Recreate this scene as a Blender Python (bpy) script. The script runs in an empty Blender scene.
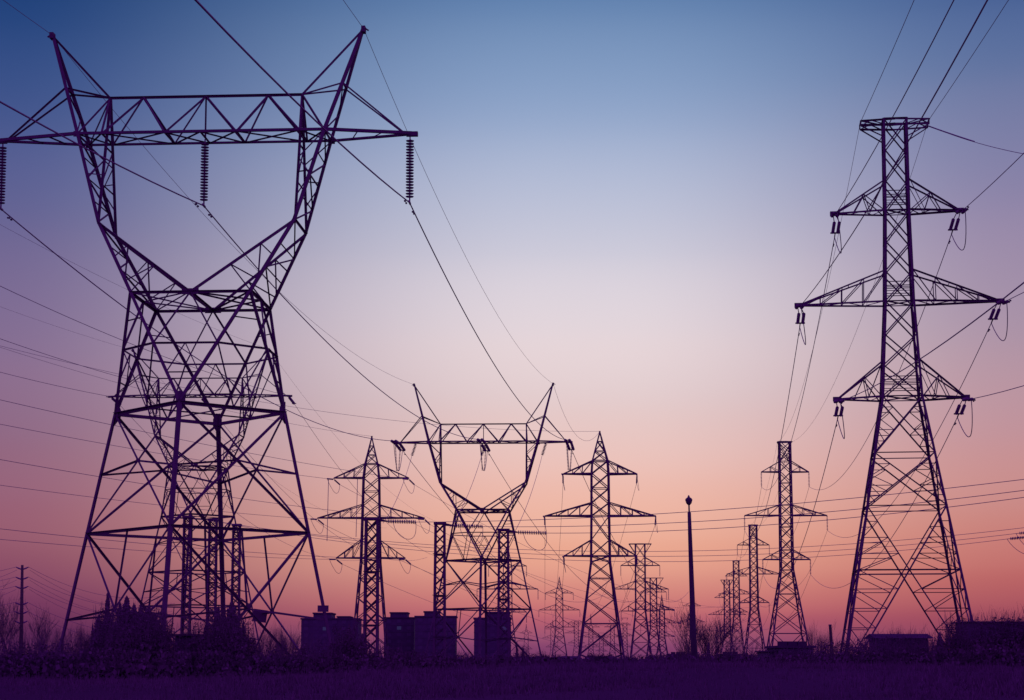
import bpy, math, random
from mathutils import Vector, Matrix
V = Vector
S = bpy.context.scene
COL = S.collection
R = math.radians

# ------------------------------------------------------------------ camera
F = 1900.0; PITCH = R(6.8); H0 = 660.0; CH = 2.0
CY = H0 - F*math.tan(PITCH)
cam = bpy.data.cameras.new('camera'); co = bpy.data.objects.new('camera', cam); COL.objects.link(co)
cam.lens = F*36/1024; cam.sensor_width = 36
cam.shift_y = (CY-350)/1024.0
cam.clip_start = .5; cam.clip_end = 20000
co.location = (0, 0, CH); co.rotation_euler = (math.pi/2+PITCH, 0, 0)
S.camera = co
CP, SP = math.cos(PITCH), math.sin(PITCH)
def P(px, py, Y):
    yc = (CY-py)/F; den = CP-yc*SP
    return V((Y*(px-512)/F/den, Y, CH+Y*(SP+yc*CP)/den))
def zz(py, Y): return P(512, py, Y).z
def mpp(py, Y):                      # metres per pixel across
    yc = (CY-py)/F; return Y/F/(CP-yc*SP)

# ------------------------------------------------------------------ dusk sky
def lin(c):
    o = []
    for v in c:
        v /= 255.0
        o.append(v/12.92 if v <= .04045 else ((v+.055)/1.055)**2.4)
    return (*o, 1)
w = bpy.data.worlds.new('World'); S.world = w; w.use_nodes = True
nt = w.node_tree; nt.nodes.clear(); L = nt.links.new
def nd(t, **k):
    n = nt.nodes.new(t)
    for a, b in k.items(): setattr(n, a, b)
    return n
def mth(op, a, b=None, clamp=False):
    n = nd('ShaderNodeMath', operation=op, use_clamp=clamp)
    for i, v in enumerate((a, b)):
        if v is None: continue
        if isinstance(v, (int, float)): n.inputs[i].default_value = v
        else: L(v, n.inputs[i])
    return n.outputs[0]
def mr(v, a, b, c=0, d=1, smooth=True):
    n = nd('ShaderNodeMapRange'); n.interpolation_type = 'SMOOTHSTEP' if smooth else 'LINEAR'
    L(v, n.inputs[0])
    for i, x in zip((1, 2, 3, 4), (a, b, c, d)): n.inputs[i].default_value = x
    return n.outputs[0]
def mixc(f, a, b):
    n = nd('ShaderNodeMix', data_type='RGBA'); L(f, n.inputs[0])
    for i, v in ((6, a), (7, b)):
        if isinstance(v, tuple): n.inputs[i].default_value = v
        else: L(v, n.inputs[i])
    return n.outputs[2]
def elev(py):                        # elevation of a photo row
    yc = (CY-py)/F; return (SP+yc*CP)/(CP-yc*SP)
EMAX = elev(-120)
def ramp(fac, stops):
    n = nd('ShaderNodeValToRGB'); cr = n.color_ramp; cr.interpolation = 'B_SPLINE' if False else 'CARDINAL'
    pts = sorted((max(0, elev(y)/EMAX), c) for y, c in stops)
    while len(cr.elements) < len(pts): cr.elements.new(.5)
    for e, (p_, c) in zip(cr.elements, pts):
        e.position = p_; e.color = lin(c)
    L(fac, n.inputs[0]); return n.outputs[0]
SKY_MID = [(660,(118,57,104)),(640,(150,79,112)),(613,(194,108,115)),(575,(224,153,136)),(538,(236,174,152)),(473,(236,191,181)),
           (405,(228,203,203)),(335,(228,213,218)),(255,(206,203,218)),(135,(158,174,206)),(15,(107,137,180)),(-120,(62,96,152))]
SKY_LEFT = [(660,(74,30,78)),(625,(97,44,86)),(592,(124,64,97)),(550,(146,87,108)),(503,(151,98,120)),(443,(144,105,132)),
           (363,(135,110,145)),(245,(108,102,147)),(153,(77,90,143)),(43,(40,70,126)),(-120,(22,48,104))]
SKY_RIGHT = [(660,(114,50,90)),(637,(138,63,92)),(607,(168,84,96)),(570,(192,110,108)),(513,(201,136,132)),(443,(194,146,153)),
           (348,(173,147,166)),(223,(145,134,168)),(103,(108,120,162)),(23,(76,100,150)),(-120,(48,74,128))]
tc = nd('ShaderNodeTexCoord'); sx = nd('ShaderNodeSeparateXYZ'); L(tc.outputs['Generated'], sx.inputs[0])
X, Y_, Z = sx.outputs
hyp = mth('SQRT', mth('ADD', mth('MULTIPLY', X, X), mth('MULTIPLY', Y_, Y_)))
ysafe = mth('MAXIMUM', Y_, .02)
el = mth('DIVIDE', mth('DIVIDE', Z, mth('MAXIMUM', hyp, .01)), EMAX, True)
az = mth('DIVIDE', X, ysafe)         # tan(azimuth) off the afterglow
mid = ramp(el, SKY_MID); lef = ramp(el, SKY_LEFT); rig = ramp(el, SKY_RIGHT)
fl = mr(az, .025, -.28)
fr = mr(az, .055, .28)
c1 = mixc(fl, mid, lef); c2 = mixc(fr, c1, rig)
# unseen high sky and rear half, violet added to light camera-facing sides purple
hi = mr(el, .98, 1.0)
zen = mr(Z, .38, .75); c3 = mixc(zen, c2, lin((122, 58, 184)))
back = mr(Y_, .75, .15); c4 = mixc(back, c3, lin((122, 58, 184)))
below = mr(Z, -.02, -.12); c5 = mixc(below, c4, lin((20, 6, 36)))
bg = nd('ShaderNodeBackground'); L(c5, bg.inputs[0]); bg.inputs[1].default_value = 1.0
out = nd('ShaderNodeOutputWorld'); L(bg.outputs[0], out.inputs[0])

vs = S.view_settings
vs.view_transform = 'Standard'; vs.look = 'None'; vs.exposure = 0; vs.gamma = 1; vs.use_curve_mapping = False
S.cycles.max_bounces = 4; S.cycles.diffuse_bounces = 2; S.cycles.glossy_bounces = 2

# ------------------------------------------------------------------ materials
def mat(name, a, b, scale=3.0, rough=.7, metal=0.0, bump=0.0, spec=.25):
    m = bpy.data.materials.new(name); m.use_nodes = True
    t = m.node_tree; bs = t.nodes['Principled BSDF']
    n = t.nodes.new('ShaderNodeTexNoise'); n.inputs['Scale'].default_value = scale; n.inputs['Detail'].default_value = 5
    tcn = t.nodes.new('ShaderNodeTexCoord'); t.links.new(tcn.outputs['Object'], n.inputs['Vector'])
    r = t.nodes.new('ShaderNodeValToRGB')
    r.color_ramp.elements[0].position = .35; r.color_ramp.elements[1].position = .65
    r.color_ramp.elements[0].color = (*a, 1); r.color_ramp.elements[1].color = (*b, 1)
    t.links.new(n.outputs[0], r.inputs[0]); t.links.new(r.outputs[0], bs.inputs['Base Color'])
    bs.inputs['Roughness'].default_value = rough; bs.inputs['Metallic'].default_value = metal
    bs.inputs['Specular IOR Level'].default_value = spec
    if bump:
        bp = t.nodes.new('ShaderNodeBump'); bp.inputs['Strength'].default_value = bump
        t.links.new(n.outputs[0], bp.inputs['Height']); t.links.new(bp.outputs[0], bs.inputs['Normal'])
    return m
M = dict(
    steel=mat('weathered_steel', (.13,.062,.13), (.17,.08,.17), 1.5, .8),
    farsteel=mat('far_steel', (.13,.062,.13), (.17,.08,.17), .5, .8),
    porcelain=mat('insulator_glaze', (.24,.12,.24), (.30,.15,.30), 4, .7),
    wire=mat('aluminium_wire', (.26,.13,.26), (.32,.16,.32), 2, .8),
    wood=mat('pole_wood', (.10,.075,.07), (.16,.12,.11), 6, .9),
    bark=mat('bark', (.13,.08,.11), (.19,.12,.16), 5, .95),
    needle=mat('evergreen_needles', (.13,.065,.12), (.18,.09,.17), 1.2, .95),
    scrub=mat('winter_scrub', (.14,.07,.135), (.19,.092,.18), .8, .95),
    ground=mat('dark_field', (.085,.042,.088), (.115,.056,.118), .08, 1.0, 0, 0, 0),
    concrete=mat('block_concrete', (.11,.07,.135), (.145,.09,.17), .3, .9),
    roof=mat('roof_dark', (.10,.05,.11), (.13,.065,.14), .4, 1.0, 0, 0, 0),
    glass=mat('dark_window', (.12,.075,.15), (.15,.095,.18), .2, .35),
    lamp=mat('lamp_housing', (.09,.05,.10), (.12,.065,.13), 3, .7),
)
lit = bpy.data.materials.new('lit_window'); lit.use_nodes = True
b_ = lit.node_tree.nodes['Principled BSDF']; b_.inputs['Base Color'].default_value = (.1,.1,.15,1)
b_.inputs['Emission Color'].default_value = (.35,.45,1,1); b_.inputs['Emission Strength'].default_value = .03
M['lit'] = lit

# ------------------------------------------------------------------ mesh helper
class MB:
    def __init__(s): s.v = []; s.f = []
    def bar(s, p, q, w, w2=None):
        p = V(p); q = V(q); d = q-p
        if d.length < 1e-5: return
        d.normalize(); w2 = w if w2 is None else w2
        r = V((0, 1, 0)) if abs(d.y) < .85 else V((1, 0, 0))
        u = d.cross(r).normalized(); n = d.cross(u)
        b = len(s.v)
        for c, ww in ((p, w), (q, w2)):
            for i, j in ((-1,-1),(1,-1),(1,1),(-1,1)): s.v.append(c+u*(i*ww/2)+n*(j*ww/2))
        for i in range(4): s.f.append((b+i, b+(i+1)%4, b+4+(i+1)%4, b+4+i))
        s.f.append((b+3,b+2,b+1,b)); s.f.append((b+4,b+5,b+6,b+7))
    def ang(s, p, q, w, u=None, n=None, t=None):
        """rolled steel angle: corner on p-q, flanges along u and n"""
        p = V(p); q = V(q); d = q-p
        if d.length < 1e-5: return
        d.normalize()
        if u is None:
            r = V((0, 0, 1)) if abs(d.z) < .9 else V((0, 1, 0))
            u = d.cross(r).normalized(); n = d.cross(u).normalized()
        else:
            u = V(u); u = (u-d*u.dot(d)).normalized(); n = V(n); n = (n-d*n.dot(d)).normalized()
        t = t or w*.14
        prof = [V((0,0,0)), u*w, u*w+n*t, u*t+n*t, n*w+u*t, n*w]
        off = (u+n)*(-w*.3)
        b = len(s.v)
        for c in (p, q):
            for o in prof: s.v.append(c+o+off)
        for i in range(6):
            j = (i+1) % 6; s.f.append((b+i, b+j, b+6+j, b+6+i))
        s.f.append((b, b+3, b+2, b+1)); s.f.append((b, b+5, b+4, b+3))
        s.f.append((b+6, b+7, b+8, b+9)); s.f.append((b+6, b+9, b+10, b+11))
    def tube(s, pts, r, n=6, cap=True):
        pts = [V(p) for p in pts]; b0 = len(s.v); m = len(pts)
        for k, p in enumerate(pts):
            d = (pts[min(k+1, m-1)]-pts[max(k-1, 0)]).normalized()
            ref = V((0, 0, 1)) if abs(d.z) < .9 else V((0, 1, 0))
            u = d.cross(ref).normalized(); w_ = d.cross(u)
            rr = r[k] if isinstance(r, (list, tuple)) else r
            for i in range(n):
                a = 2*math.pi*i/n; s.v.append(p+u*(rr*math.cos(a))+w_*(rr*math.sin(a)))
        for k in range(m-1):
            for i in range(n):
                j = (i+1) % n; s.f.append((b0+k*n+i, b0+k*n+j, b0+(k+1)*n+j, b0+(k+1)*n+i))
        if cap:
            s.f.append(tuple(b0+i for i in range(n))[::-1]); s.f.append(tuple(b0+(m-1)*n+i for i in range(n)))
    def box(s, x0, x1, y0, y1, z0, z1, Mx=None):
        b = len(s.v)
        for z in (z0, z1):
            for x, y in ((x0,y0),(x1,y0),(x1,y1),(x0,y1)):
                p = V((x, y, z)); s.v.append(Mx @ p if Mx else p)
        for f in ((3,2,1,0),(4,5,6,7),(0,1,5,4),(1,2,6,5),(2,3,7,6),(3,0,4,7)): s.f.append(tuple(b+i for i in f))
    def plate(s, c, w, h, t, ax='y'):
        c = V(c)
        if ax == 'y': s.box(c.x-w/2, c.x+w/2, c.y-t/2, c.y+t/2, c.z-h/2, c.z+h/2)
        else: s.box(c.x-t/2, c.x+t/2, c.y-w/2, c.y+w/2, c.z-h/2, c.z+h/2)
    def discs(s, p, q, n, r, seg=10):
        """cap-and-pin insulator string from p to q"""
        p = V(p); q = V(q); L_ = (q-p).length; pts = []; rr = []
        st = L_/n
        d = (q-p).normalized()
        for i in range(n):
            o = i*st
            for a, b in ((.0,.16),(.25,.30),(.38,1.0),(.58,.92),(.66,.28),(.98,.16)):
                pts.append(p+d*(o+a*st)); rr.append(r*b)
        s.tube(pts, rr, seg)
    def build(s, name, m, parent=None, smooth=False):
        me = bpy.data.meshes.new(name); me.from_pydata([tuple(v) for v in s.v], [], s.f); me.update()
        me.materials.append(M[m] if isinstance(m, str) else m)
        if smooth: me.polygons.foreach_set('use_smooth', [True]*len(me.polygons))
        o = bpy.data.objects.new(name, me); COL.objects.link(o)
        if parent: o.parent = parent
        return o
def tag(o, label=None, cat=None, group=None, kind=None):
    for k, v in (('label', label), ('category', cat), ('group', group), ('kind', kind)):
        if v: o[k] = v
    return o
def empty(name, loc, rz, label, cat, group=None):
    o = bpy.data.objects.new(name, None); COL.objects.link(o); o.location = loc; o.rotation_euler = (0, 0, rz)
    o.empty_display_size = 1
    return tag(o, label, cat, group)
def world(root, p):                  # local point of an unparented root -> world
    return Matrix.Translation(root.location) @ Matrix.Rotation(root.rotation_euler.z, 4, 'Z') @ V(p)
def lerp(a, b, t): return V(a)*(1-t)+V(b)*t

# ------------------------------------------------------------------ ground
def ground():
    random.seed(5)
    m = MB(); ys = [-400,-100,-20]+[i*4 for i in range(0, 40)]+[160+i*12 for i in range(40)]+[700,900,1200,1700,2500,4000,8000,12000]
    xs = [-9000,-4000,-2000,-1000,-500]+[i*7 for i in range(-40, 41)]+[500,1000,2000,4000,9000]
    for y in ys:
        for x in xs:
            r_ = math.exp(-((y-66)/24)**2)*(1.62+.25*math.sin(x*.07)+.15*math.sin(x*.19+1)) if y < 110 else 0
            dip = -1.35*math.exp(-((y-112)/11)**4)*math.exp(-((x+18)/16)**4)
            m.v.append(V((x, y, r_+dip+(random.uniform(-.16, .10) if 10 < y < 700 else -.05))))
    n = len(xs)
    for j in range(len(ys)-1):
        for i in range(n-1): m.f.append((j*n+i, j*n+i+1, (j+1)*n+i+1, (j+1)*n+i))
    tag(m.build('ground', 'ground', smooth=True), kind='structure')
ground()

# ------------------------------------------------------------------ waist-type 500 kV towers
TW = 'tall waist type transmission towers with one crossarm'
D1 = 112.0
ZA, ZT, ZP = zz(137.5, D1), zz(96, D1), zz(32, D1)       # arm, truss top, horn tips
ZK, ZW, ZD = zz(228, D1), zz(301, D1), zz(413, D1)       # kink, waist ring, diamond
ZHN = zz(88.5, D1)
XT, XP, XH, XK = 208*mpp(137, D1), 157.5*mpp(32, D1), 124*mpp(137, D1), 98*mpp(228, D1)
XN = 97*mpp(96, D1); XW = 59.5*mpp(301, D1); YW = 3.05; YK = 1.95; YA = 1.3; HD = 86*mpp(413, D1)
SL = .2125
def waist_tower(px, Y, rz, ext, levels, strings, label, big=True, k=1.0, detail=True, XT=XT, dpk=0, dlow=0, bot=0.0, simple=False):
    base = P(px, 655, Y); root = empty('transmission_tower', (base.x, Y, 0), rz, label, 'power pylon', TW)
    ze = ext; gk = .78 if big else .45
    za, zt, zp, zk, zw, zd = ZA+ze, ZT+ze, ZP+ze+dpk, ZK+ze, ZW+ze+dlow, ZD+ze+dlow; zh = ZHN+ze+dpk*.4
    def add(m, a, b, w, u=None, n=None):
        w = w*(1.12 if w < .14 else 1.05)
        if detail: m.ang(a, b, w*k, u, n)
        else: m.bar(a, b, w*k*.95)
    half = lambda z: HD+SL*(zd-z)
    dirs = {'L': V((-1,0,0)), 'N': V((0,-1,0)), 'R': V((1,0,0)), 'F': V((0,1,0))}
    order = ['L', 'N', 'R', 'F']
    node = lambda c, z: dirs[c]*half(z)+V((0, 0, z))
    # legs
    for i, c in enumerate(order):
        m = MB(); nx = dirs[order[(i+1)%4]]-dirs[c]; pv = dirs[order[(i-1)%4]]-dirs[c]
        m.ang(node(c, bot-.2), node(c, zd), .215*k, nx, pv, .045*k)
        g = node(c, zd)
        for q in (nx, pv):
            d = q.normalized(); b = len(m.v)
            o = dirs[c]*.03
            for a_, z_ in ((0,-.9*gk),(.5*gk,-.25*gk),(.5*gk,.3*gk),(.25*gk,.8*gk),(0,.8*gk)): m.v.append(g+o+d*a_*k+V((0,0,z_*k)))
            for a_, z_ in ((0,-.9*gk),(.5*gk,-.25*gk),(.5*gk,.3*gk),(.25*gk,.8*gk),(0,.8*gk)): m.v.append(g+o+d*a_*k+V((0,0,z_*k))-dirs[c]*.04)
            m.f.append(tuple(range(b, b+5))); m.f.append(tuple(range(b+9, b+4, -1)))
            for t in range(5): m.f.append((b+t, b+(t+1)%5, b+5+(t+1)%5, b+5+t))
        m.box(g.x-.0, g.x+.001, g.y, g.y+.001, -.2, -.199)
        leg = m.build('leg', 'steel', root)
        ft = MB(); p0 = node(c, bot); ft.box(p0.x-.5, p0.x+.5, p0.y-.5, p0.y+.5, bot-.5, bot+.28)
        ft.build('footing', 'concrete', leg)
    # lower lacing
    m = MB(); lv = [zd]+levels
    for a in range(len(lv)-1):
        z1, z2 = lv[a], lv[a+1]
        for i, c in enumerate(order):
            e = order[(i+1)%4]
            A1, B1, A2, B2 = node(c, z1), node(e, z1), node(c, z2), node(e, z2)
            add(m, A1, B1, .20 if a == 0 else .17)
            add(m, A1, B2, .115); add(m, B1, A2, .115)
            t = half(z1)/(half(z1)+half(z2)); X_ = lerp(A1, B2, t)
            zm = X_.z
            add(m, node(c, zm-.55), X_, .10); add(m, node(e, zm-.55), X_, .10)
            m.plate(X_, .24*k, .2*k, .04, 'y')
            if a >= 1: add(m, (A1+B1)/2, X_, .09)
            if a >= 1:
                for (n1, n2) in ((A1, c), (B1, e)):
                    q = lerp(n1, X_, .5); 
    m.build('lower_bracing', 'steel', root)
    # waist cage: rectangle above, diamond below
    m = MB()
    A, B, C_, D_ = V((-XW,-YW,zw)), V((-XW,YW,zw)), V((XW,-YW,zw)), V((XW,YW,zw))
    L_, N_, R_, F_ = (node(c, zd) for c in order)
    legs = {'AL': (A,L_), 'AN': (A,N_), 'CN': (C_,N_), 'CR': (C_,R_), 'BL': (B,L_), 'BF': (B,F_), 'DF': (D_,F_), 'DR': (D_,R_)}
    for kx, (a, b) in legs.items():
        add(m, a, b, .175, (V((0,0,0))-V((a.x,0,0))) if abs(a.x) > .1 else None, V((0,-a.y,0)))
    mdn = {kx: lerp(a, b, .47) for kx, (a, b) in legs.items()}
    ring = ['AL','AN','CN','CR','DR','DF','BF','BL']
    for i, kx in enumerate(ring): add(m, mdn[kx], mdn[ring[(i+1)%8]], .10)
    for a, b in ((A,C_),(B,D_),(A,B),(C_,D_)): add(m, a, b, .15)
    MN, MF, ML, MR = (A+C_)/2, (B+D_)/2, (A+B)/2, (C_+D_)/2
    for c, l in ((MN,('AN','CN')),(MF,('BF','DF')),(ML,('AL','BL')),(MR,('CR','DR'))):
        for kx in l: add(m, c, mdn[kx], .09)
    add(m, MN, MF, .12)
    for a, b in ((MN,B),(MN,D_),(MF,A),(MF,C_),(MN,ML),(MN,MR),(MF,ML),(MF,MR)): add(m, a, b, .08)
    for c, l in ((L_,('AL','BL')),(N_,('AN','CN')),(R_,('CR','DR')),(F_,('BF','DF'))):
        a, b = mdn[l[0]], mdn[l[1]]; mm = (a+b)/2
        add(m, mm, lerp(a, c, .5), .06); add(m, mm, lerp(b, c, .5), .06)
        add(m, lerp(a, c, .5), lerp(b, c, .5), .06)
    for a, b in (('AL','AN'),('CN','CR'),('DR','DF'),('BF','BL')):
        top = legs[a][0]; add(m, lerp(top, mdn[a], .5), lerp(top, mdn[b], .5), .06)
        d1, d2 = legs[a][1], legs[b][1]; md = (d1+d2)/2
        add(m, mdn[a], md, .07); add(m, mdn[b], md, .07)
    for z_ in (zd,):
        add(m, (L_+N_)/2, (R_+F_)/2, .07); add(m, (N_+R_)/2, (L_+F_)/2, .07)
    m.plate(MN, 1.0, .35, .05); m.plate(MF, 1.0, .35, .05)
    m.build('waist_cage', 'steel', root)
    # two horns, each: splayed outer pair from waist ring to tip, V member and inner posts
    for s in (-1, 1):
        m = MB()
        Pk = V((s*XP, 0, zp)); top = V((s*XN, 0, zt))
        Kn, Kf = V((s*XK,-YK,zk)), V((s*XK,YK,zk))
        Hn, Hf = V((s*XH,-YA,za)), V((s*XH,YA,za))
        Wn, Wf = V((s*XW,-YW,zw)), V((s*XW,YW,zw))
        t = (zh-za)/(zp-za); Jn, Jf = lerp(Hn, Pk, t), lerp(Hf, Pk, t)
        for a, b, y in ((Pk,Hn,-1),(Hn,Kn,-1),(Kn,Wn,-1),(Pk,Hf,1),(Hf,Kf,1),(Kf,Wf,1)):
            add(m, a, b, .19, (-s,0,0), (0,-y,0))
        m.box(Pk.x-.12, Pk.x+.12, -.25, .25, zp-.25, zp+.12)
        m.bar(Pk+V((s*.05,0,.05)), Pk+V((s*.3,0,-.12)), .08)
        add(m, Pk, top, .12)
        for J in (Jn, Jf): add(m, J, top, .09)
        add(m, Jn, Jf, .08)
        add(m, Jn, lerp(Hf, Jf, .5), .06); add(m, lerp(Hf, Jf, .5), Hn, .06)
        Vn, Vf = MN, MF
        for K, T_, Wq in ((Kn, Vn, Wn), (Kf, Vf, Wf)):
            add(m, top, K, .13)                 # inner post
            add(m, K, T_, .17)                  # V member
            f1, f2 = .33, .62
            v1, v2 = lerp(K, T_, f1), lerp(K, T_, f2)
            w1, w2 = lerp(K, Wq, .5), lerp(K, Wq, .84)
            add(m, v1, w1, .07); add(m, v1, w2, .07); add(m, v2, w2, .07); add(m, v2, Wq, .07)
        add(m, Kn, Kf, .11)
        # outer face zigzag
        for (a0, a1, b0, b1, n) in ((Hn, Kn, Hf, Kf, 4), (Kn, Wn, Kf, Wf, 3)):
            pr, o = a0, False
            for i in range(1, n+1):
                q = lerp(a0, a1, i/n) if o else lerp(b0, b1, i/n)
                add(m, pr, q, .075); pr = q; o = not o
                if detail and i < n: add(m, lerp(a0, a1, i/n), lerp(b0, b1, i/n), .05)
        # front/back face between outer chord and inner post
        for (Hq, Kq) in ((Hn, Kn), (Hf, Kf)):
            i0 = lerp(top, Kq, (zt-za)/(zt-zk))
            pr, o = Hq, True
            for tt in (.28, .5, .72):
                q = lerp(i0, Kq, tt) if o else lerp(Hq, Kq, tt)
                add(m, pr, q, .07); pr = q; o = not o
            add(m, lerp(i0, Kq, .45), lerp(Hq, Kq, .45), .06)
        i0, i1 = lerp(top, Kn, .4), lerp(top, Kf, .4)
        add(m, i0, i1, .07); add(m, i1, lerp(top, Kn, .7), .06); add(m, lerp(top, Kn, .7), lerp(top, Kf, .7), .06)
        m.build('horn', 'steel', root)
    # crossarm: triangular truss between the horns with tapering ends
    m = MB()
    top = lambda x: V((x, 0, zt)); bn = lambda x: V((x, -YA, za)); bf = lambda x: V((x, YA, za))
    add(m, top(-XN), top(XN), .14)
    add(m, bn(-XH), bn(XH), .15, (0,1,0), (0,0,1)); add(m, bf(-XH), bf(XH), .15, (0,-1,0), (0,0,1))
    xb = XH*.80; xm = XN*.37; xt = XN*.65
    for s in (-1, 1):
        for b in (bn, bf):
            y = -1 if b is bn else 1
            add(m, top(s*XN), b(s*XH), .09); add(m, top(s*XN), b(s*xb), .09)
            add(m, top(s*xt), b(s*xb), .12); add(m, top(s*xt), b(s*xm), .12)
            add(m, top(0), b(s*xm), .11)
            add(m, V((s*XT, y*.12, za)), b(s*XH), .17, (0,-y,0), (0,0,1))
            t = (zh-za)/(zp-za)
            J = lerp(V((s*XH, y*YA, za)), V((s*XP,0,zp)), t)
            add(m, V((s*(XT-.5), y*.12, za+.1)), J, .085)
        m.box(s*XT-.35, s*XT+.35, -.16, .16, za-.14, za+.12)
        add(m, V((s*(XH+1.9), -YA*.62, za)), V((s*(XH+1.3), YA*.75, za)), .07)
        add(m, V((s*(XH+3.3), -YA*.3, za)), V((s*(XH+2.6), YA*.45, za)), .06)
        for b in (bn, bf): m.plate(b(s*XH), .42, .34, .05)
    add(m, top(0), V((0, 0, za)), .08)
    xs = [-XH, -xb, -xm, 0, xm, xb, XH]
    for i in range(6):
        add(m, bn(xs[i]), bf(xs[i+1]), .07); add(m, bf(xs[i]), bn(xs[i+1]), .07)
        add(m, bn(xs[i]), bf(xs[i]), .08)
    m.build('crossarm', 'steel', root)
    tips = {'left': -XT+.12, 'mid': 0.0, 'right': XT-.12}
    att = {}
    if strings == 'hang':
        for kx, x in tips.items():
            m = MB(); m.bar((x,0,za-.1), (x,0,za-.35), .07)
            m.discs((x,0,za-.35), (x,0,za-3.95), 20, .25, 12)
            m.bar((x,0,za-3.95), (x,0,za-4.2), .08); m.bar((x,-.35,za-4.2), (x,.35,za-4.22), .10)
            m.build('insulator_string', 'porcelain', root)
            att[kx] = att[kx+'b'] = world(root, (x, 0, za-4.22))
    else:
        fwd, bk = strings
        for kx, x in tips.items():
            for side, dv in (('', V(fwd)), ('b', V(bk))):
                if simple and side == 'b': att[kx+side] = world(root, (x, 0, za)); continue
                dl = (Matrix.Rotation(-rz, 4, 'Z') @ dv).normalized()
                p0 = V((x, (YA*.1 if kx != 'mid' else YA)*(1 if dl.y > 0 else -1), za-.15)); e = p0+dl*3.6
                for o in ((0,) if simple else (-.3, .3)):
                    m = MB(); a = p0+V((o, 0, 0))
                    m.bar(a, a+dl*.3, .07); m.discs(a+dl*.3, e+V((o*.9,0,0)), 16, .2, 8)
                    m.build('insulator_string', 'porcelain', root)
                m = MB(); m.bar(e-V((.3,0,0)), e+V((.3,0,0)), .12); m.build('yoke', 'steel', root)
                att[kx+side] = world(root, e)
            if simple: continue
            # hanging jumper string and loop
            m = MB(); 
            for o in (-.35, .35): m.discs((x+o, 0, za-.3), (x+o*.4, 0, za-3.9), 18, .12, 6)
            m.build('jumper_string', 'porcelain', root)
            m = MB(); a = Matrix.Rotation(-rz, 4, 'Z') @ (att[kx]-root.location); b = Matrix.Rotation(-rz, 4, 'Z') @ (att[kx+'b']-root.location)
            pts = []
            for i in range(17):
                t = i/16; q = lerp(a, b, t); q.z = q.z-4*(za-4.1-min(a.z, b.z))*-1*t*(1-t); pts.append(q)
            m.tube(pts, .04, 5); m.build('jumper_loop', 'wire', root)
    att['pl'] = world(root, (-XP, 0, zp)); att['pr'] = world(root, (XP, 0, zp))
    att['root'] = root
    return att

prev = V((-40, -110, 0))
T1 = waist_tower(195, D1, R(-3.6), 0, [zz(533,D1), -1.2], 'hang',
    'giant foreground waist tower at left with three hanging insulator strings', bot=-1.35)
back2 = (-.02, -1, -.10)
T2 = waist_tower(483, 259, R(-2.5), -1.75, [zz(609,259), 0.3], ((.12, 1, -.13), (-.1, -1, .0)),
    'waist tower in the middle whose V waist stands between two lattice columns', False, 1.1, XT=XT*.945, dpk=1.5, dlow=.65)
T1B = waist_tower(195, 263, R(-2), 5.2, [zz(572,263), zz(606,263), .3], ((.09, 1, -.12), (-.09, -1, -.06)),
    'smaller waist tower seen through the legs of the giant left tower', False, 1.05, simple=True)

# boards fixed to the big tower
r1 = T1['root']; half0 = lambda z: HD+SL*(ZD-z)
m = MB(); z_ = zz(609, D1); m.box(half0(z_)-.32, half0(z_)+.32, -.34, -.28, z_-.19, z_+.19); m.build('number_plate', 'steel', r1)
m = MB(); z_ = zz(614, D1); q = V((half0(z_)*.38, half0(z_)*.60, z_))
Mx = Matrix.Translation(q) @ Matrix.Rotation(R(8), 4, 'Y')
m.box(-.42, .42, -.05, .05, -.38, .38, Mx); m.build('warning_board', 'steel', r1)

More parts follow.
